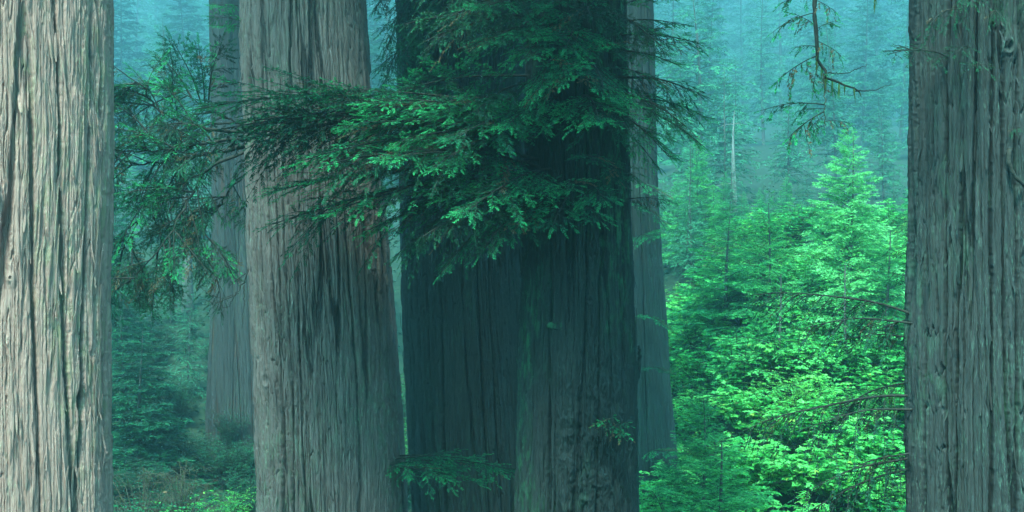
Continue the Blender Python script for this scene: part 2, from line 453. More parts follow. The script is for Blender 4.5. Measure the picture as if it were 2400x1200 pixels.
def bough(seed, L=3.0, sec_step=.07, spread=.34, tert_step=.058, tert_len=.22, leaf=(.042, .0065), leaf_step=.0095, keep=1.0, arch=.06, droop=.12,
          start=.12, rad=.022, dead=.02, hang=0.0, twig_k=3, main_k=6, vz=.45, nvar=.55, wobf=.028):
    rg = random.Random(seed)
    T = Tubes()
    n = 16
    ph, ph2 = rg.uniform(0, 6.28), rg.uniform(0, 6.28)
    t = np.linspace(0, 1, n)
    wob = wobf * L
    main = np.stack([t * L, wob * np.sin(t * 5 + ph) * t * (1.2 - t), arch * L * 4 * t * (1 - t) + wob * .6 * np.sin(t * 7 + ph2) * t * (1 - t)], 1)
    T.add(main, rad * (L / 3) ** .5 * (1 - .85 * t) + .002, main_k)
    twigs = []       # (base, dir, len, normal, tone)
    sx = start * L
    side = 1
    while sx < L * .985:
        tt = sx / L
        p = np.array([np.interp(tt, t, main[:, q]) for q in range(3)])
        prof = (math.sin(math.pi * min(1, .10 + tt * .92))) ** .75
        sl = max(.12, L * spread * prof * rg.uniform(.55, 1.1))
        ang = R(rg.uniform(42, 68) - 22 * tt)
        zz = rg.uniform(-vz, vz * .45) - hang * rg.uniform(.3, 1.4)
        d = np.array([math.cos(ang), side * math.sin(ang), zz]); d /= np.linalg.norm(d)
        if rg.random() < keep:
            m = 6; s_ = np.linspace(0, 1, m)
            bend = rg.uniform(-.12, .12)
            sec = p + d * (s_ * sl)[:, None]
            sec[:, 0] += bend * sl * s_ ** 2
            sec[:, 2] -= droop * sl * s_ ** 2 + hang * .4 * sl * s_ ** 2
            T.add(sec, np.linspace(.006, .002, m) * (.7 + .3 * L / 3), 4 if main_k > 4 else 3)
            is_dead = rg.random() < dead
            tone0 = 1.0 if is_dead else rg.uniform(.05, .6)
            q = .10 * sl; sd = 1
            while q < sl:
                if rg.random() < keep:
                    u = q / sl
                    pp = np.array([np.interp(u, s_, sec[:, c]) for c in range(3)])
                    ds = d * 1.0; ds[2] -= 2 * droop * u
                    latv = np.cross(ds, [0, 0, 1.0]); latv /= np.linalg.norm(latv) + 1e-9
                    a2 = R(rg.uniform(26, 48))
                    dd = ds * math.cos(a2) + latv * sd * math.sin(a2)
                    dd[2] += rg.uniform(-1.3 * vz, vz * .5) - hang * rg.uniform(.2, 1.6)
                    dd /= np.linalg.norm(dd)
                    tl = tert_len * rg.uniform(.5, 1.25) * (1 - .45 * u)
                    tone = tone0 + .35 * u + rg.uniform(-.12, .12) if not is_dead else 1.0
                    twigs.append((pp, dd, tl, tone))
                q += tert_step * rg.uniform(.6, 1.4); sd = -sd
            twigs.append((sec[-1], sec[-1] - sec[-2], tert_len * .8, tone0 + .3 if not is_dead else 1.0))
        side = -side if rg.random() < .9 else side
        sx += sec_step * rg.uniform(.5, 1.5)
    twigs.append((main[-1], main[-1] - main[-2], tert_len, .8))
    # needles
    rn = np.random.RandomState(seed)
    PB, DB, TB_, LB, NB = [], [], [], [], []
    for (p, d, l, tone) in twigs:
        d = np.asarray(d, float); d = d / (np.linalg.norm(d) + 1e-9)
        mm = max(3, int(l / leaf_step))
        if twig_k: T.add(np.stack([p, p + d * l * .5 + [0, 0, .004], p + d * l]), [.0028, .002, .001], 3)
        u = (np.arange(mm) + rn.rand(mm)) / mm
        lat = np.cross(d, [0, 0, 1.0]); lat /= np.linalg.norm(lat) + 1e-9
        up = np.cross(lat, d)
        sg = np.where(np.arange(mm) % 2 == 0, 1.0, -1.0)
        a = np.radians(rn.uniform(28, 58, mm) * (1 - .4 * u))
        dv = d[None] * np.cos(a)[:, None] + lat[None] * (sg * np.sin(a))[:, None] + up[None] * rn.uniform(-.25, .30, mm)[:, None]
        PB.append(p + d[None] * (u * l)[:, None]); DB.append(dv)
        NB.append(up[None] + rn.normal(0, nvar, (mm, 3)))
        LB.append(leaf[0] * rn.uniform(.7, 1.25, mm))
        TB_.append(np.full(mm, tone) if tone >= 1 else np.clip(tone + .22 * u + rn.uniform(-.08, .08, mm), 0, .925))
    P = np.concatenate(PB); Dv = np.concatenate(DB); Nv = np.concatenate(NB); ln = np.concatenate(LB); tone = np.concatenate(TB_)
    V, F = leaflets(P, Dv, Nv, ln, ln * (leaf[1] / leaf[0]))
    return dict(L=L, wood=T.arrays(), leaf=(V, F, np.repeat(tone, 4)))

class BoughKit:
    """bough meshes shared by all copies"""
    def __init__(self, specs, wood, leafm):
        self.items = []
        for s in specs:
            b = bough(**s)
            self.items.append((b["L"], mesh("branch", b["wood"][0], [b["wood"][1]], [wood]), mesh("foliage", b["leaf"][0], [b["leaf"][1]], [leafm], {"tone": b["leaf"][2]}, smooth=False)))
    def put(self, info, p0, p1, rg, roll=None, name="branch"):
        ln = (p1 - p0).length
        best = sorted(self.items, key=lambda it: abs(math.log(it[0] / ln)) + rg.random() * .35)[0]
        b = link(name, best[1], info["root"])
        M = frame(p0, p1, rg.gauss(0, .25) if roll is None else roll, None, best[0])
        b.matrix_basis = Matrix.Translation(-info["base"]) @ M
        f = link("foliage", best[2], b)
        return b

def on_trunk(info, py, side_px=None, D=None):
    """a point just inside the trunk's bark at picture height py"""
    k = KW * info["D"] / 2400
    z = CAM_Z - (py - 600) * k
    c, r = interp_edges(info["tab"], np.array([z]), info["D"])
    return Vector((float(c[0]), info["D"], z)), float(r[0])

def limb_on(kit, info, py_root, tip, rg, roll=None, lift=0.0):
    """limb from the trunk's bark to the tip (px, py, D)"""
    p1 = at(*tip)
    c, r = on_trunk(info, py_root)
    d = Vector((p1.x - c.x, p1.y - c.y, 0)).normalized()
    p0 = c + d * (r * .86)
    return kit.put(info, p0, p1, rg, roll)

rg = random.Random(4)
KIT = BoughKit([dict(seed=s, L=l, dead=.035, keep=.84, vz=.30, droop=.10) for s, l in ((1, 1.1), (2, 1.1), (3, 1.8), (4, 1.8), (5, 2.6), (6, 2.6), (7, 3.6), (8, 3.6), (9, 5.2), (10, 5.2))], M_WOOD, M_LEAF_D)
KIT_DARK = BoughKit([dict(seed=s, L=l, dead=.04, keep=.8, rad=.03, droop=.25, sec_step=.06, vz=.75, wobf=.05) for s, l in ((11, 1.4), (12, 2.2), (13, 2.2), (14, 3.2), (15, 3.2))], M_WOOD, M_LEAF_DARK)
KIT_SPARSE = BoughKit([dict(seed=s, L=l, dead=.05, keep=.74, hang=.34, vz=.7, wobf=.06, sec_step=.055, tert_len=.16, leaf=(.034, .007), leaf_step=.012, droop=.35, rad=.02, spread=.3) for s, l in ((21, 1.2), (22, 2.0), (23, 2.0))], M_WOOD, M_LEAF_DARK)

KIT_THIN = BoughKit([dict(seed=s, L=l, dead=.0, keep=.7, vz=.4, leaf=(.030, .0055), leaf_step=.011, tert_len=.13, spread=.3, rad=.012) for s, l in ((25, .8), (26, 1.2))], M_WOOD, M_LEAF_DARK)

# --- boughs of the dark mossy tree
D_TIPS = [
    # long limbs crossing the grey trunk
    (300, 462, 258, 22.6), (320, 505, 335, 22.3), (290, 590, 285, 22.0), (310, 530, 300, 22.8), (280, 745, 222, 22.4), (330, 700, 380, 21.8), (320, 590, 300, 23.0), (300, 840, 240, 21.8), (330, 800, 300, 21.4),
    (420, 612, 462, 22.4), (440, 635, 525, 22.4), (430, 760, 500, 22.0), (380, 760, 390, 21.5), (400, 880, 370, 21.3), (440, 850, 545, 22.3),
    # lower hanging edge of the mass
    (430, 930, 600, 22.4), (440, 1040, 640, 22.2), (450, 1120, 600, 22.0), (430, 1180, 560, 22.4), (460, 990, 560, 21.6), (400, 1090, 500, 21.2), (430, 1160, 480, 21.6), (450, 1240, 520, 22.2), (380, 960, 470, 22.8),
    # body of the mass
    (250, 930, 270, 22.2), (230, 1000, 220, 21.8), (260, 1060, 330, 21.2), (300, 1010, 400, 21.4), (200, 1100, 260, 21.6), (280, 1150, 400, 21.0), (240, 1180, 300, 21.4), (320, 930, 330, 21.2), (180, 900, 230, 23.4),
    (160, 960, 160, 24.0), (220, 1080, 420, 22.6), (300, 1130, 350, 22.4),
    # bright upper sprays toward the road
    (60, 1000, 100, 21.2), (90, 1010, 160, 21.6), (20, 1060, 40, 21.0), (40, 1120, 20, 20.8), (80, 1150, 100, 20.6), (0, 1010, 10, 22.0), (-60, 1060, -30, 21.4), (-40, 960, -20, 22.8), (50, 940, 60, 23.6), (-90, 880, -20, 23.6), (100, 1230, 140, 20.8), (140, 1260, 210, 20.8),
    (80, 1320, 110, 20.6), (140, 1330, 190, 20.3), (60, 1395, 40, 20.6), (160, 1420, 225, 20.2), (240, 1400, 290, 20.6), (20, 1300, 10, 20.8), (280, 1470, 300, 20.8),
    # right side
    (60, 1600, 60, 23.4), (20, 1585, -10, 23.6), (90, 1642, 102, 23.0), (130, 1590, 150, 22.6), (40, 1560, 110, 22.2), (190, 1645, 225, 22.6), (170, 1560, 200, 22.2), (240, 1652, 335, 22.4), (230, 1655, 275, 23.2), (260, 1570, 370, 22.2), (220, 1610, 300, 21.8), (-30, 1560, -20, 22.4), (300, 1530, 390, 23.4), (200, 1600, 255, 24.6), (110, 1560, 60, 25.4),
    (-240, 1250, -220, 18.0), (-340, 1050, -320, 18.0), (-380, 1180, -360, 17.5), (-320, 1320, -300, 17.6), (-440, 1260, -440, 17.4),  # unseen boughs above the view, added to shade the two dark trunks
    # small sprays lower on the trunk
    (430, 1330, 450, 21.8), (440, 1420, 470, 22.0), (490, 1405, 520, 22.2), (400, 1480, 420, 22.2), (460, 1300, 530, 22.0), (470, 1560, 470, 23.4), (380, 1400, 385, 21.8),
]
for n_, (pr, px, py, D_) in enumerate(D_TIPS):
    if 23 <= n_ < 48 and n_ % 4 == 1: continue
    limb_on(KIT if rg.random() < .8 else KIT_DARK, TD, pr, (px + rg.uniform(-8, 8), py + rg.uniform(-6, 6), D_), rg)

# --- boughs of the grey tree: dark limbs at its left, a low spray at its right
def limb_path(info, pts, r0, r1, mat, name="branch", k=7, jit=.012, seed=1):
    P = np.array([tuple(p) for p in pts]); n = 26
    t0 = np.linspace(0, 1, len(P)); t = np.linspace(0, 1, n)
    Q = np.stack([np.interp(t, t0, P[:, c]) for c in range(3)], 1)
    for _ in range(2): Q[1:-1] = (Q[:-2] + 2 * Q[1:-1] + Q[2:]) / 4
    Q[1:-1] += np.random.RandomState(seed).normal(0, jit, (n - 2, 3))
    T = Tubes(); T.add(Q - np.array(info["base"]), np.linspace(r0, r1, n), k)
    V, F = T.arrays()
    return link(name, mesh(name, V, [F], [mat]), info["root"]), Q
CL = 26.6
CLUMP = [([(640, 300), (560, 308), (500, 306), (445, 292), (395, 275), (355, 240), (340, 210), (285, 168)], .055, 13, 27.0),
         ([(640, 330), (560, 325), (500, 330), (430, 345), (340, 355), (258, 352)], .06, 12, 26.6),
         ([(640, 340), (560, 345), (480, 362), (400, 378), (340, 385), (258, 392)], .075, 12, 26.9),
         ([(600, 350), (510, 375), (470, 410), (450, 455), (420, 505), (385, 565), (325, 640), (300, 665)], .045, 15, 26.4),
         ([(620, 380), (560, 420), (520, 470), (480, 530), (470, 590)], .035, 9, 26.9),
         ([(620, 300), (560, 290), (500, 262), (450, 228), (400, 205)], .03, 9, 27.4),
         ([(440, 370), (385, 392), (382, 440), (340, 490), (300, 560), (285, 600)], .025, 10, 27.3)]
rc = random.Random(12)
for ci, (pts, r0, nb, Dc) in enumerate(CLUMP):
    lb, Q = limb_path(TB, [at(px, py, Dc + .25 * math.sin(i * 1.7 + ci)) for i, (px, py) in enumerate(pts)], r0 * .75, .008, M_WOOD, seed=60 + ci, jit=.018)
    nb = int(nb * 1.6)
    for j in range(nb):
        i0 = int(25 * (.30 + .70 * (j + rc.random()) / nb)); q = Vector(Q[min(i0, 25)]); dq = Vector(Q[min(i0 + 1, 25)] - Q[max(i0 - 1, 0)]).normalized()
        ln = rc.uniform(.6, 1.5)
        ang = rc.choice((-1, 1)) * R(rc.uniform(20, 70)) if j < nb - 1 else 0
        d = Vector((dq.x * math.cos(ang) - dq.z * math.sin(ang), rc.uniform(-.5, .5), dq.x * math.sin(ang) + dq.z * math.cos(ang) - .12))
        (KIT if rc.random() < .4 else KIT_DARK).put(TB, q, q + d.normalized() * ln, rc, rc.gauss(0, .4))
limb_on(KIT, TB, 60, (492, 38, 25.6), rg); limb_on(KIT, TB, 70, (505, 60, 25.9), rg); limb_on(KIT, TB, 20, (500, 12, 26.2), rg)
for (pr, px, py, D_) in [(1085, 1215, 1105, 25.2), (1075, 1100, 1078, 25.0), (1090, 1120, 1135, 24.8), (1070, 1160, 1098, 25.8), (1080, 1040, 1120, 24.7)]:
    limb_on(KIT, TB, pr, (px, py, D_), rg)
# --- dark drooping twigs between the grey tree and its neighbour
for (pr, px, py, D_) in [(-60, 880, 20, 30.0), (-40, 900, 120, 29.6), (60, 890, 210, 30.0), (-20, 930, 60, 29.4), (120, 885, 160, 30.4), (240, 880, 330, 30.2), (260, 900, 400, 30.0)]:
    limb_on(KIT_DARK, TC, pr, (px, py, D_), rg)
for (pr, px, py, D_) in [(20, 960, 60, 29.2), (0, 1030, 40, 29.0), (60, 940, 130, 29.4)]:
    limb_on(KIT_DARK, TC, pr, (px, py, D_), rg)
# --- misty tree: thin fans at its left edge and foot
for (pr, px, py, D_) in [(430, 1560, 470, 43.5), (480, 1545, 520, 43.2), (560, 1530, 560, 43.0), (740, 1550, 760, 43.0), (860, 1555, 870, 43.2), (1050, 1570, 1065, 43.0), (1060, 1600, 1120, 43.0), (1100, 1590, 1160, 42.6)]:
    limb_on(KIT, TE, pr, (px, py, D_), rg)
# --- dark sparse limbs of the right tree
for (pr, px, py, D_) in [(742, 1770, 690, 17.5), (760, 1880, 770, 17.1), (745, 1990, 820, 17.7), (930, 1750, 1008, 17.3), (960, 1900, 1000, 16.9), (900, 1960, 960, 17.9), (1075, 1880, 1160, 17.3), (1060, 1960, 1120, 17.0), (1100, 1820, 1250, 17.5), (800, 1960, 800, 18.1),
                         (640, 2085, 580, 18.1), (700, 2090, 640, 18.5)]:
    limb_on(KIT_SPARSE, TF, pr, (px, py, D_), rg, roll=rg.gauss(0, .1))
for (pr, px, py, D_) in [(150, 2092, 125, 15.7), (170, 2290, 160, 15.6), (130, 2240, 128, 15.7)]:
    limb_on(KIT_THIN, TF, pr, (px, py, D_), rg)
for (pr, px, py, D_) in [(40, 2180, 60, 15.7), (50, 2350, 40, 15.8), (20, 2250, 0, 15.7), (320, 2400, 300, 16.0)]:
    limb_on(KIT_SPARSE, TF, pr, (px, py, D_), rg)

# --- the hanging mossy branch left of the right tree, its twigs and moss
KIT_TIP = BoughKit([dict(seed=s, L=l, dead=.04, keep=.8, sec_step=.05, tert_step=.05, tert_len=.11, leaf=(.038, .009), leaf_step=.009, spread=.45, rad=.014, vz=.6, droop=.4, start=.2) for s, l in ((31, .55), (32, .55), (33, .85), (34, .85), (35, 1.3))], M_WOOD, M_LEAF_D)
def moss_on(b, info, Q, n, seed, l=(.05, .22)):
    rg_ = random.Random(seed); T = Tubes()
    u = np.linspace(0, 1, 5)
    for i in range(n):
        q = Q[rg_.randrange(4, len(Q))] - np.array(info["base"]); ll = rg_.uniform(*l)
        T.add(q + np.stack([rg_.uniform(-.02, .02) * u, rg_.uniform(-.02, .02) * u, -ll * u], 1), np.array([.010, .012, .008, .005, .002]) * rg_.uniform(.5, 1.1), 3)
    V, F = T.arrays(); link("moss", mesh("moss", V, [F], [M_MOSS]), b)
HD = 16.6
c_, r_ = on_trunk(TF, -330)
hb, HQ = limb_path(TF, [c_ + Vector((-r_ * .8, -.1, 0)), at(2050, -290, HD), at(1935, -180, HD), at(1908, -40, HD), at(1912, 90, HD), at(1922, 160, HD), at(1950, 190, HD), at(2015, 216, HD)], .045, .010, M_WOOD, seed=3)
moss_on(hb, TF, HQ[10:], 46, 4)
hb2, HQ2 = limb_path(TF, [at(1930, 172, HD), at(1934, 230, HD), at(1932, 300, HD)], .010, .004, M_DEADWOOD, seed=4, jit=.006)
hb3, HQ3 = limb_path(TF, [at(1940, 172, HD), at(1985, 172, HD), at(2035, 150, HD)], .008, .003, M_WOOD, seed=5, jit=.006)
hb4, HQ4 = limb_path(TF, [at(2005, 214, HD), at(2050, 212, HD), at(2090, 196, HD)], .008, .003, M_WOOD, seed=6, jit=.006)

for a, b in [((1909, 30), (1808, 78)), ((1910, 60), (1850, 30)), ((1911, 95), (1972, 132)), ((1913, 70), (1955, 50)), ((1918, 130), (1822, 190)), ((1920, 150), (1905, 215)), ((1931, 245), (1788, 258)), ((1932, 262), (1850, 322)), ((1932, 285), (1992, 288)),
             ((1932, 295), (1890, 318)), ((1926, 190), (1960, 215)), ((1909, 0), (1960, 30)), ((1908, -20), (1830, 10)), ((1915, 110), (1865, 110)), ((1933, 270), (1900, 300)), ((1932, 255), (1868, 262))]:
    KIT_TIP.put(TF, at(*a, HD), at(*b, HD + rg.uniform(-.25, .25)), rg)
# another wisp of moss at the top edge, on a limb above the picture
hb5, HQ5 = limb_path(TF, [on_trunk(TF, -120)[0] + Vector((-r_ * .8, -.1, 0)), at(2100, -90, 16.4), at(2052, -40, 16.3), at(2050, 10, 16.3)], .02, .006, M_WOOD, seed=8)
moss_on(hb5, TF, HQ5[14:], 14, 9, (.05, .16))
# dead stub and knot limb at the right tree's front
limb_path(TF, [at(2375, 340, 16.5), at(2366, 352, 16.2), at(2364, 380, 16.13), at(2374, 408, 16.12), at(2400, 436, 16.16), at(2436, 455, 16.3)], .034, .016, M_WOOD, "dead_stub", 8, .006, 11)
# dead forked twigs left of the grey tree
for i, pts in enumerate([[(590, 600), (574, 660), (548, 695), (505, 712), (470, 700)], [(560, 688), (520, 700), (490, 690), (466, 672)], [(572, 668), (572, 720), (566, 770)], [(548, 695), (535, 720), (520, 722)], [(576, 640), (550, 660), (540, 670)]]):
    limb_path(TB, [at(px, py, 25.9) for px, py in pts], .016 if i == 0 else .009, .004, M_WOOD, "dead_branch", 5, .008, 20 + i)
# burl, splinter and sprout of the mossy tree
def burl(info, px, py, D, w, h):
    n, m = 26, 18
    th = np.linspace(0, 2 * np.pi, n, endpoint=False); ph = np.linspace(0, np.pi, m)
    TH, PH = np.meshgrid(th, ph)
    q = 1 + .28 * pn(TH * n / 6.2832 * .25 + 3, PH * 2.2, per=1 << 20, seed=51) + .14 * pn(TH * 1.9, PH * 5, seed=52)
    sh = np.where(np.cos(PH) < 0, .45, 1.0)
    V = np.stack([w * q * np.sin(PH) * np.cos(TH), .6 * w * q * np.sin(PH) * np.sin(TH), h * q * np.cos(PH) * sh], -1).reshape(-1, 3)
    p = at(px, py, D) - info["base"]
    i = np.arange(m - 1)[:, None] * n; j = np.arange(n)[None]; j2 = (j + 1) % n
    F = np.stack([i + j, i + j2, i + n + j2, i + n + j], -1).reshape(-1, 4)
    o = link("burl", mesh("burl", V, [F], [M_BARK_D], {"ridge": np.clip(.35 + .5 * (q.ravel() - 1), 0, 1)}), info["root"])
    o.location = p
burl(TD, 1312, 768, 23.16, .20, .13)
limb_path(TD, [at(1480, 930, 23.9), at(1494, 880, 23.9), at(1500, 835, 23.9), at(1496, 810, 23.9)], .06, .02, M_BARK_D, "bark_splinter", 6, .008, 31)
for a, b in [((1420, 1000), (1440, 975)), ((1425, 1005), (1470, 990)), ((1425, 1000), (1405, 985)), ((1430, 1010), (1466, 1015))]:
    KIT_TIP.put(TD, at(*a, 22.98), at(*b, 22.6), rg)

# --- crowns above the picture: unseen, added to shade the wood
def crown_arrays(seed, H, h0, rmax, tmpl, nb, power=.8, up=(.15, -.25), jitter=.15):
    rg_ = random.Random(seed)
    Vs, Fs, Ts, WV, WF = [], [], [], [], []
    nv = nw = 0
    for i in range(nb):
        u = (i + rg_.random()) / nb
        z = h0 + (H - h0) * (1 - (1 - u) ** 1.0)
        ln = rmax * ((1 - u) ** power) * rg_.uniform(.65, 1.12) + .12
        a = i * 2.39996 + rg_.uniform(-.5, .5)
        el = up[1] + (up[0] - up[1]) * u + rg_.gauss(0, jitter)
        p0 = Vector((0, 0, z)); p1 = p0 + Vector((math.cos(a) * math.cos(el), math.sin(a) * math.cos(el), math.sin(el))) * ln
        b = tmpl[rg_.randrange(len(tmpl))]
        M = np.array(frame(p0, p1, rg_.gauss(0, .2), None, b["L"]))
        V, F, T_ = b["leaf"]
        sub = slice(None)
        Vs.append(V @ M[:3, :3].T + M[:3, 3]); Fs.append(F + nv); nv += len(V)
        dt = rg_.uniform(-.15, .15)
        Ts.append(np.where(T_ >= 1, T_, np.clip(T_ + dt, 0, .925)))
        V, F = b["wood"]
        WV.append(V @ M[:3, :3].T + M[:3, 3]); WF.append(F + nw); nw += len(V)
    V = np.concatenate(Vs); F = np.concatenate(Fs); T_ = np.concatenate(Ts)
    W = np.concatenate(WV); WFa = np.concatenate(WF) + len(V)
    return V, F, T_, W, WFa

def crown_mesh(name, leafm, woodm, *a, **kw):
    V, F, T_, W, WF = crown_arrays(*a, **kw)
    return mesh(name, np.concatenate([V, W]), [F, WF], [leafm, woodm], {"tone": np.concatenate([T_, np.zeros(len(W))])},
                midx=np.concatenate([np.zeros(len(F)), np.ones(len(WF))]), smooth=False)

# coarse templates for trees seen through the mist
CO = [bough(seed=40 + i, L=2.4, sec_step=.13, spread=.36, tert_step=.085, tert_len=.24, leaf=(.15, .034), leaf_step=.04, keep=.95, arch=.05, droop=.16, rad=.02, dead=.01, twig_k=0, main_k=4) for i in range(4)]
CO_AIRY = [bough(seed=60 + i, L=2.4, sec_step=.20, spread=.34, tert_step=.12, tert_len=.20, leaf=(.15, .034), leaf_step=.045, keep=.75, arch=.07, droop=.25, rad=.022, dead=.03, twig_k=0, main_k=4) for i in range(4)]
BIG = [bough(seed=80 + i, L=2.4, sec_step=.25, spread=.36, tert_step=.16, tert_len=.30, leaf=(.22, .07), leaf_step=.08, keep=.9, arch=.05, droop=.16, rad=.02, dead=0, twig_k=0, main_k=4) for i in range(3)]

giant_shade_crown = crown_mesh("crown", M_LEAF_DARK, M_WOOD, 301, 16.0, 0.0, 5.5, BIG, 90, power=.6)
for info, z0, cs in ((TF, 18.0, .95), (TB, 20.5, .8), (TC, 20.0, 1), (TD, 18.0, .75), (TE, 24.0, 1), (TG, 26.0, 1)):
    c_, r_ = interp_edges(info["tab"], np.array([z0 + 4.0]), info["D"])
    cr = link("crown", giant_shade_crown, info["root"])
    cr.location = Vector((float(c_[0]), info["D"], z0)) - info["base"]
    cr.rotation_euler = (0, 0, rg.uniform(0, 6)); cr.scale = (cs, cs, 1)

# ------------------------------------------------------------------ trees in the mist
def stem_mesh(H, r, seed, mat, k=9, name="trunk"):
    rg_ = random.Random(seed); T = Tubes()
    n = 12; t = np.linspace(0, 1, n)
    a, b = rg_.uniform(0, 6), rg_.uniform(0, 6)
    T.add(np.stack([.02 * H * np.sin(t * 3 + a) * t, .02 * H * np.sin(t * 2.5 + b) * t, t * H - .4], 1), r * (1 - .93 * t) + .008, k)
    V, F = T.arrays()
    return mesh(name, V, [F], [mat])

KINDS = {}
def kind(name, H, r, h0, rmax, tmpl, nb, leafm, seed, **kw):
    KINDS[name] = (H, stem_mesh(H, r, seed, M_YOUNG_TRUNK), crown_mesh("crown", leafm, M_WOOD, seed, H, h0, rmax, tmpl, nb, **kw))
kind("young_conifer", 9.0, .10, .8, 2.3, CO, 120, M_LEAF_YOUNG, 401, power=.75, up=(.5, -.12))
kind("feathery_conifer", 9.0, .10, .5, 2.7, CO, 190, M_LEAF_PALE, 409, power=.8, up=(.45, -.05), jitter=.1)
kind("small_conifer", 5.0, .06, .4, 1.5, CO, 70, M_LEAF_YOUNG, 402, power=.75, up=(.5, -.1))
kind("sapling_conifer", 3.2, .04, .2, 1.2, CO_AIRY, 55, M_LEAF_YOUNG, 406, power=.7, up=(.5, 0))
kind("hemlock", 22.0, .22, 2.5, 4.2, CO, 130, M_LEAF_CON, 403, power=.5, up=(.3, -.15), jitter=.12)
kind("tall_conifer", 26.0, .28, 4.0, 4.6, CO_AIRY, 140, M_LEAF_CON, 404, power=.45, up=(.2, -.22), jitter=.12)
kind("lean_conifer", 20.0, .2, 1.5, 3.4, CO_AIRY, 150, M_LEAF_CON, 405, power=.5, up=(.2, -.2), jitter=.15)

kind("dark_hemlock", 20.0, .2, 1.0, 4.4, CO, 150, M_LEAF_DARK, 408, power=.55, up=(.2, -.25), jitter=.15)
kind("pale_hemlock", 16.0, .16, 2.0, 4.4, CO_AIRY, 90, M_LEAF_CON, 407, power=.55, up=(.25, -.1), jitter=.1)
rs0 = random.Random(19)
def tree(kind_name, x, y, s, label, group=None, rot=None, sz=None):
    H, st, cr = KINDS[kind_name]
    root = thing(kind_name, label, "tree", (x, y, float(gz(x, y)) - .1), group)
    root.rotation_euler = (rg.gauss(0, .025), rg.gauss(0, .025), rg.uniform(0, 6.28) if rot is None else rot)
    root.scale = (s, s, s if sz is None else sz)
    link("trunk", st, root); link("crown", cr, root)
    return root

def tree_px(kind_name, px, D, apex_py, label, group=None, wide=1.0):
    """a tree standing on the ground at distance D whose tip shows at apex_py"""
    p = at(px, apex_py, D)
    H = KINDS[kind_name][0]
    sz = (p.z - float(gz(p.x, D))) / H
    return tree(kind_name, p.x, D, sz * wide, label, group, None, sz)

# named trees of the bright slope
tree_px("feathery_conifer", 1990, 54, 285, "tallest pale green young conifer with a pointed tip above the bright thicket", None, 1.0)
tree_px("small_conifer", 1800, 56, 440, "small pale conifer with a clear leader left of the tallest young one", None, 1.1)
tree_px("small_conifer", 1705, 60, 470, "broad soft young conifer at the upper left of the bright thicket", None, 1.6)
tree_px("small_conifer", 2075, 52, 500, "young conifer close against the right trunk, upper edge of the thicket", None, 1.2)
tree_px("young_conifer", 1640, 38, 905, "dark feathery young conifer low beside the misty blue-grey trunk", None, 1.4)
tree_px("small_conifer", 1690, 34, 990, "low dark green conifer at the bottom of the thicket", None, 1.5)
tree_px("sapling_conifer", 1985, 50, 560, "thin sapling with a bare dark stem in the middle of the thicket", None, 1.0)
tree_px("sapling_conifer", 1820, 50, 590, "slim sapling left of the bare-stemmed one in the thicket", None, 1.1)

def row(kinds, pts, label, group):
    for i, (px, D_, ap) in enumerate(pts):
        tree_px(kinds[i % len(kinds)], px, D_, ap, label, group, rg.uniform(.85, 1.15))
row(["hemlock", "tall_conifer", "lean_conifer"], [(1600, 160, 60), (1720, 173, 130), (1850, 164, 220), (1940, 188, 60), (2060, 161, 150), (2150, 179, -20), (1660, 208, -60), (1790, 221, -40), (1900, 230, -140), (2020, 217, -60), (2110, 236, -160), (1560, 202, -100), (1480, 179, 0), (2240, 202, -60), (2330, 179, 0), (2420, 202, 0)],
    "misty conifer with drooping tiers on the slope behind the bright thicket", "misty conifers on the right slope")
row(["tall_conifer", "hemlock", "lean_conifer"], [(1540, 351, -160), (1630, 331, -80), (1740, 370, -120), (1830, 339, -200), (1960, 360, -100), (2060, 339, -240), (2150, 378, -120), (1690, 423, -220), (1880, 435, -200), (2010, 414, -260), (1580, 456, -200), (1800, 486, -260), (1930, 498, -260), (2090, 471, -260), (1450, 393, -100), (2250, 408, -200)],
    "faint conifer almost lost in the mist at the back of the right slope", "faint conifers far up the right slope")
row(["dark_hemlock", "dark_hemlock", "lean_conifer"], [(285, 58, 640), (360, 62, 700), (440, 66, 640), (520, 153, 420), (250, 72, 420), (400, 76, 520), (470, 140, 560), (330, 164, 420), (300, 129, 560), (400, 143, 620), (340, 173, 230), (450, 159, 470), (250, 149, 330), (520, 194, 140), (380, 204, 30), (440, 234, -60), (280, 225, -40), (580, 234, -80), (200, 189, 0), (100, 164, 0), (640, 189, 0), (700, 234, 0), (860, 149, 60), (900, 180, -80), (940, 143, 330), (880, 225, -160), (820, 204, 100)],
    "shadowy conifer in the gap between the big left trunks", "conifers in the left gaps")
row(["tall_conifer", "hemlock"], [(320, 339, -160), (420, 358, -220), (500, 334, -120), (270, 394, -220), (370, 426, -260), (470, 441, -260), (560, 394, -200), (900, 364, -200), (870, 426, -260), (180, 364, -100), (650, 364, -100), (760, 364, -100)],
    "faint conifer lost in the mist behind the left gaps", "faint conifers behind the left gaps")

tree_px("pale_hemlock", 400, 98, 55, "bright lacy conifer tiers glowing in the mist at the top of the left gap", None, 1.0)
tree_px("dark_hemlock", 330, 54, 760, "low conifer with layered green sprays beside the pale left trunk, lower left gap", None, 1.8)
row(["pale_hemlock"], [(1700, 108, 150), (1850, 118, 215), (1640, 126, -40), (2070, 110, 250), (1960, 135, 40)], "pale lacy conifer in the mist just above the bright thicket", "pale lacy conifers above the thicket")

row(["pale_hemlock", "small_conifer", "pale_hemlock"], [(1565 + i * 30 + rs0.uniform(-12, 12), 70 + rs0.uniform(0, 26), (400 if not 1880 < 1565 + i * 30 < 2100 else 480) + rs0.uniform(0, 90)) for i in range(20)], "young conifer on the crest of the slope, at the misty upper edge of the thicket", "young conifers along the crest")

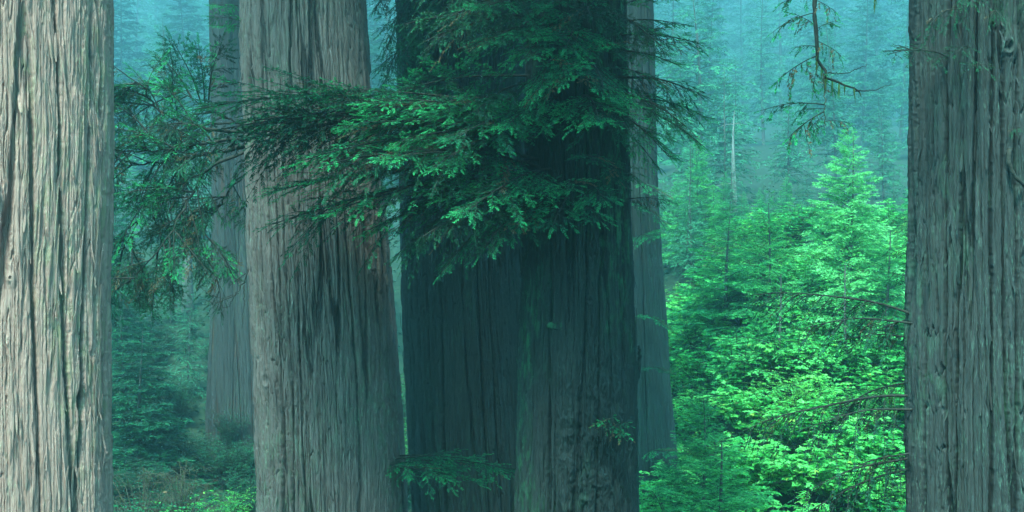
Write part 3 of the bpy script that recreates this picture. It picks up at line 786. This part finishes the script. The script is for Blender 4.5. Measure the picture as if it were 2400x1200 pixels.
row(["lean_conifer", "pale_hemlock", "young_conifer"], [(1555 + i * 17 + rs0.uniform(-8, 8), 74 + rs0.uniform(0, 24), 300 + rs0.uniform(0, 150)) for i in range(12)] + [(1790 + i * 26, 80 + rs0.uniform(0, 16), 390 + rs0.uniform(0, 60)) for i in range(5)], "slender conifer on the misty crest between the blue-grey trunk and the pale tall young conifer", "slender conifers on the crest")

# pale snag and thin bare trunks
def bare_tree(name, px, D, py_top, r, mat, label, seed):
    p = at(px, py_top, D); g0 = float(gz(p.x, D))
    root = thing(name, label, "dead tree", (p.x, D, g0))
    link("trunk", stem_mesh(p.z - g0, r, seed, mat), root)
    rg_ = random.Random(seed); H = p.z - g0
    for i in range(9):
        T = Tubes()
        z = H * rg_.uniform(.25, .97); a = rg_.uniform(0, 6.28); l = rg_.uniform(.5, 1.8)
        s_ = np.linspace(0, 1, 5)
        T.add(np.stack([math.cos(a) * l * s_, math.sin(a) * l * s_, z - .4 + l * .15 * s_ - .35 * l * s_ ** 2], 1), np.linspace(.03, .006, 5), 4)
        V, F = T.arrays()
        link("branch", mesh("branch", V, [F], [mat]), root)
bare_tree("snag", 554, 75, -150, .3, M_SNAG, "pale bleached snag beside the faint reddish redwood", 501)
bare_tree("snag", 1722, 92, 245, .24, M_PALE, "pale thin broken trunk standing in the mist above the thicket", 502)
bare_tree("snag", 1640, 125, 60, .34, M_YOUNG_TRUNK, "faint dark bare trunk in the mist right of the leafy boughs", 503)
bare_tree("snag", 440, 78, 300, .36, M_YOUNG_TRUNK, "dark slender trunk deep in the left gap, left of the reddish redwood", 504)

# ------------------------------------------------------------------ shrubs
def leaf_shape():
    # a three-lobed leaf, length 1 along x
    P = np.array([(0, 0, 0), (.25, .22, .03), (.22, .52, -.03), (.52, .26, .03), (1.0, 0, -.08), (.52, -.26, .03), (.22, -.52, -.03), (.25, -.22, .03), (.45, 0, 0)], float)
    F = np.array([(0, 1, 8), (1, 2, 8), (2, 3, 8), (3, 4, 8), (4, 5, 8), (5, 6, 8), (6, 7, 8), (7, 0, 8)])
    return P, F
LP, LF = leaf_shape()
OP = np.array([(0, 0, 0), (.5, .28, .04), (1, 0, -.05), (.5, -.28, .04)], float); OF = np.array([(0, 1, 2), (0, 2, 3)])

def shrub_mesh(seed, H=2.2, Rr=1.3, stems=13, side=10, leaves=7, size=.13, shape=(LP, LF), mat=None, wood=M_WOOD, flat=.35):
    rn = np.random.RandomState(seed); T = Tubes()
    P, Dv, Nv, S, To = [], [], [], [], []
    for i in range(stems):
        a = i * 2.4 + rn.uniform(-.4, .4); rr = Rr * math.sqrt((i + .5) / stems) * rn.uniform(.7, 1.1); hh = H * rn.uniform(.7, 1.08) * (1 - .32 * (rr / Rr) ** 2)
        t = np.linspace(0, 1, 8)
        st = np.stack([math.cos(a) * rr * t ** 1.4, math.sin(a) * rr * t ** 1.4, hh * (t ** .75) - .08 * hh * np.clip(t - .7, 0, 1)], 1)
        st += rn.normal(0, .015, st.shape) * t[:, None]
        T.add(st, np.linspace(.016, .004, 8), 4)
        tone_s = rn.uniform(0, .35)
        for j in range(side):
            u = .32 + .68 * (j + rn.rand()) / side
            p = np.array([np.interp(u, t, st[:, q]) for q in range(3)])
            b = rn.uniform(0, 6.28); l = rn.uniform(.25, .6) * Rr * .6
            d = np.array([math.cos(b), math.sin(b), rn.uniform(-.05, .45)])
            d /= np.linalg.norm(d)
            s_ = np.linspace(0, 1, 4)
            tw = p + d * (l * s_)[:, None]; tw[:, 2] -= .18 * l * s_ ** 2
            T.add(tw, np.linspace(.005, .0025, 4), 3)
            tone = tone_s + .25 * (p[2] / H)
            for q in range(leaves):
                v = (q + .8) / leaves
                pp = np.array([np.interp(v, s_, tw[:, c]) for c in range(3)])
                sg = 1 if q % 2 else -1
                ang = b + sg * rn.uniform(.5, 1.1) * (0.15 if q == leaves - 1 else 1)
                P.append(pp); Dv.append((math.cos(ang), math.sin(ang), rn.uniform(-.35, .1)))
                Nv.append((rn.normal(0, flat), rn.normal(0, flat), 1)); S.append(size * rn.uniform(.6, 1.25))
                To.append(1.0 if rn.rand() < .004 else min(.9, tone + rn.uniform(-.12, .3)) if rn.rand() > .012 else .96)
    P = np.array(P); Dv = np.array(Dv); Nv = np.array(Nv); S = np.array(S)
    Dv /= np.linalg.norm(Dv, axis=1, keepdims=True)
    B = np.cross(Nv, Dv); B /= np.linalg.norm(B, axis=1, keepdims=True); N_ = np.cross(Dv, B)
    lp, lf = shape
    V = P[:, None] + S[:, None, None] * (lp[None, :, 0:1] * Dv[:, None] + lp[None, :, 1:2] * B[:, None] + lp[None, :, 2:3] * N_[:, None])
    nl = len(P); k = len(lp)
    F = (lf[None] + (np.arange(nl) * k)[:, None, None]).reshape(-1, 3)
    stem = T.arrays()
    return (mesh("stems", stem[0], [stem[1]], [wood]), mesh("leaves", V.reshape(-1, 3), [F], [mat or M_LEAF_SHRUB], {"tone": np.repeat(np.array(To), k)}, smooth=False))

SH_BROAD = [shrub_mesh(600 + i, 2.3, 1.3, 14, 11, 8, .155) for i in range(4)]
SH_DARK = [shrub_mesh(640 + i, 2.0, 1.3, 20, 14, 12, .06, (OP, OF), M_LEAF_FERN, flat=.5) for i in range(2)]  # dark twin of the fine-leaved bush: shade put into the leaf colour
SH_FINE = [shrub_mesh(620 + i, 2.0, 1.3, 20, 14, 12, .055, (OP, OF), M_LEAF_FINE, flat=.5) for i in range(3)]

def shrub(pair, x, y, s, label, group, name="leafy_shrub", zs=1.0):
    root = thing(name, label, "shrub", (x, y, float(gz(x, y)) - .08), group)
    root.rotation_euler = (rg.uniform(-.1, .1), rg.uniform(-.1, .1), rg.uniform(0, 6.28)); root.scale = (s, s, s * zs)
    link("stems", pair[0], root); link("leaves", pair[1], root)

rs = random.Random(77)
n_sh = 0
for D_ in np.arange(33, 70, 1.5):
    w0 = (1530 - 1200) * KW * D_ / 2400; w1 = (2180 - 1200) * KW * D_ / 2400
    x = w0 + rs.uniform(0, 1)
    while x < w1:
        y = D_ + rs.uniform(-.9, .9)
        fine = rs.random() < .34
        s = rs.uniform(.8, 1.35)
        if pn(np.array([x * .42 + 9]), np.array([y * .34]), seed=31)[0] < .36:
            if fine: shrub(SH_FINE[rs.randrange(3)], x, y, s, "fine-leaved bush in the bright thicket between the misty trunk and the right trunk", "fine-leaved bushes of the thicket", "fine_leaved_shrub")
            else: shrub(SH_BROAD[rs.randrange(4)], x, y, s, "broad-leaved shrub in the bright thicket between the misty trunk and the right trunk", "broad-leaved shrubs of the thicket")
            n_sh += 1
        x += rs.uniform(.8, 1.6)
# low shrubs of the left gap and behind the middle trunks
for (px, D_, s, lab) in [(545, 45, 1.0, "bright green leafy shrub at the foot of the grey trunk, bottom of the left gap"), (480, 38, .8, "smaller leafy shrub left of the bright one at the grey trunk's foot"), (310, 34, 1.0, "dark leafy shrub low beside the pale left trunk")]:
    p = at(px, 1130, D_)
    shrub(SH_DARK[0] if 'dark' in lab else SH_FINE[rs.randrange(3)], p.x, D_, (p.z - float(gz(p.x, D_))) / 2.0, lab, None)
for i in range(9):
    D_ = 50 + i * 1.6; px = 935 + rs.uniform(-30, 30); p = at(px, 0, D_)
    shrub((SH_DARK[i % 2], SH_FINE[i % 3])[i % 3 == 2], p.x, D_, rs.uniform(1, 1.5), "green shrub glimpsed in the slit between the grey trunk and the dark one", "shrubs in the slit between trunks")
for i in range(34):
    D_ = 44 + i * 1.1; px = rs.uniform(250, 590); p = at(px, 0, D_)
    shrub(SH_DARK[i % 2], p.x, D_, rs.uniform(.7, 1.1), "shaded fine-leaved bush on the floor of the left gap", "shaded bushes of the left gap", "fine_leaved_shrub")

for i in range(9):
    px = 470 + i * 17; D_ = 53 + rs.uniform(0, 5); p = at(px, 0, D_)
    shrub(SH_DARK[i % 2], p.x, D_, rs.uniform(.75, 1.1), "dim leafy bush around the foot of the faint reddish redwood", "dim bushes at the reddish redwood's foot", "fine_leaved_shrub")

# ------------------------------------------------------------------ dry bushes, ground cover
def dry_bush(px, D, py_top, label, seed):
    p = at(px, py_top, D); g0 = float(gz(p.x, D)); H = p.z - g0
    root = thing("dry_bush", label, "bush", (p.x, D, g0))
    rg_ = random.Random(seed); T = Tubes(); Tm = Tubes()
    for i in range(46):
        a = rg_.uniform(0, 6.28); rr = rg_.uniform(.2, 1.7); hh = H * rg_.uniform(.45, 1.0)
        s_ = np.linspace(0, 1, 8)
        P = np.stack([math.cos(a) * rr * s_, math.sin(a) * rr * s_, hh * s_ ** .6 - .25 * hh * s_ ** 3 - .1], 1)
        P += np.random.RandomState(seed + i).normal(0, .03, P.shape) * s_[:, None]
        T.add(P, np.linspace(.016, .004, 8), 4)
        for j in range(9):
            q = P[rg_.randrange(3, 8)]; b = rg_.uniform(0, 6.28); l = rg_.uniform(.15, .55)
            u = np.linspace(0, 1, 4)
            T.add(q + np.stack([math.cos(b) * l * u, math.sin(b) * l * u, rg_.uniform(-.3, .3) * l * u - .3 * l * u * u], 1), np.linspace(.006, .002, 4), 3)
            if rg_.random() < .35:
                Tm.add(q + np.stack([0 * u, .02 * u, -rg_.uniform(.1, .3) * u], 1), np.linspace(.012, .002, 4), 3)
    V, F = T.arrays(); Vm, Fm = Tm.arrays()
    link("stems", mesh("stems", np.concatenate([V, Vm]), [F, Fm + len(V)], [M_DEADWOOD, M_MOSS], midx=np.concatenate([np.zeros(len(F)), np.ones(len(Fm))])), root)
dry_bush(330, 40, 1010, "brown tangle of bare twigs low in the left gap, nearer the pale trunk", 701)
dry_bush(430, 43, 1010, "brown mossy twig bush in the left gap, beside the faint reddish redwood", 702)

def ground_cover():
    rn = np.random.RandomState(5)
    n = 90000
    y = 34 + 86 * rn.rand(n) ** 1.4; x = (rn.rand(n) * 2 - 1) * (.40 * y + 4)
    c = pn(x * .9, y * .9, seed=41) + .5 * pn(x * 2.3, y * 2.3, seed=42)
    k_ = c > -.25
    x, y, c = x[k_], y[k_], c[k_]; n = len(x)
    z = gz(x, y) + rn.rand(n) * .7 * np.clip(c + .4, .1, 1)
    a = rn.rand(n) * 6.283
    Dv = np.stack([np.cos(a), np.sin(a), rn.normal(0, .3, n)], 1)
    Nv = np.stack([rn.normal(0, .4, n), rn.normal(0, .4, n), np.ones(n)], 1)
    ln = rn.uniform(.14, .34, n)
    V, F = leaflets(np.stack([x, y, z], 1), Dv, Nv, ln, ln * .24)
    o = link("ground_cover", mesh("ground_cover", V, [F], [M_LEAF_FERN], {"tone": np.repeat(rn.uniform(0, .5, n), 4)}, smooth=False))
    o["kind"] = "stuff"; o["label"] = "low ferny ground cover on the forest floor"
ground_cover()

# ------------------------------------------------------------------ haze
def haze():
    x0, x1, y0, y1, z0, z1 = -420, 420, -320, 760, -4, 215
    V = np.array([(x, y, z) for z in (z0, z1) for y in (y0, y1) for x in (x0, x1)], float)
    F = np.array([(0, 2, 3, 1), (4, 5, 7, 6), (0, 1, 5, 4), (2, 6, 7, 3), (0, 4, 6, 2), (1, 3, 7, 5)])
    m, nt, out = new_mat("mist")
    v = nt.nodes.new("ShaderNodeVolumePrincipled")
    v.inputs["Color"].default_value = HAZE_COLOR
    v.inputs["Density"].default_value = HAZE_DENSITY
    v.inputs["Anisotropy"].default_value = 0.68
    nt.links.new(v.outputs[0], out.inputs["Volume"])
    o = link("haze", mesh("haze", V, [F], [m], smooth=False))
    o["kind"] = "stuff"; o["label"] = "pale blue-green mist filling the whole redwood forest"
haze()
print("shrubs", n_sh, "objects", len(bpy.data.objects))
print("faces", {k: (len(v[2].polygons)) for k, v in KINDS.items()}, [len(i[2].polygons) for i in KIT.items], len(giant_shade_crown.polygons))
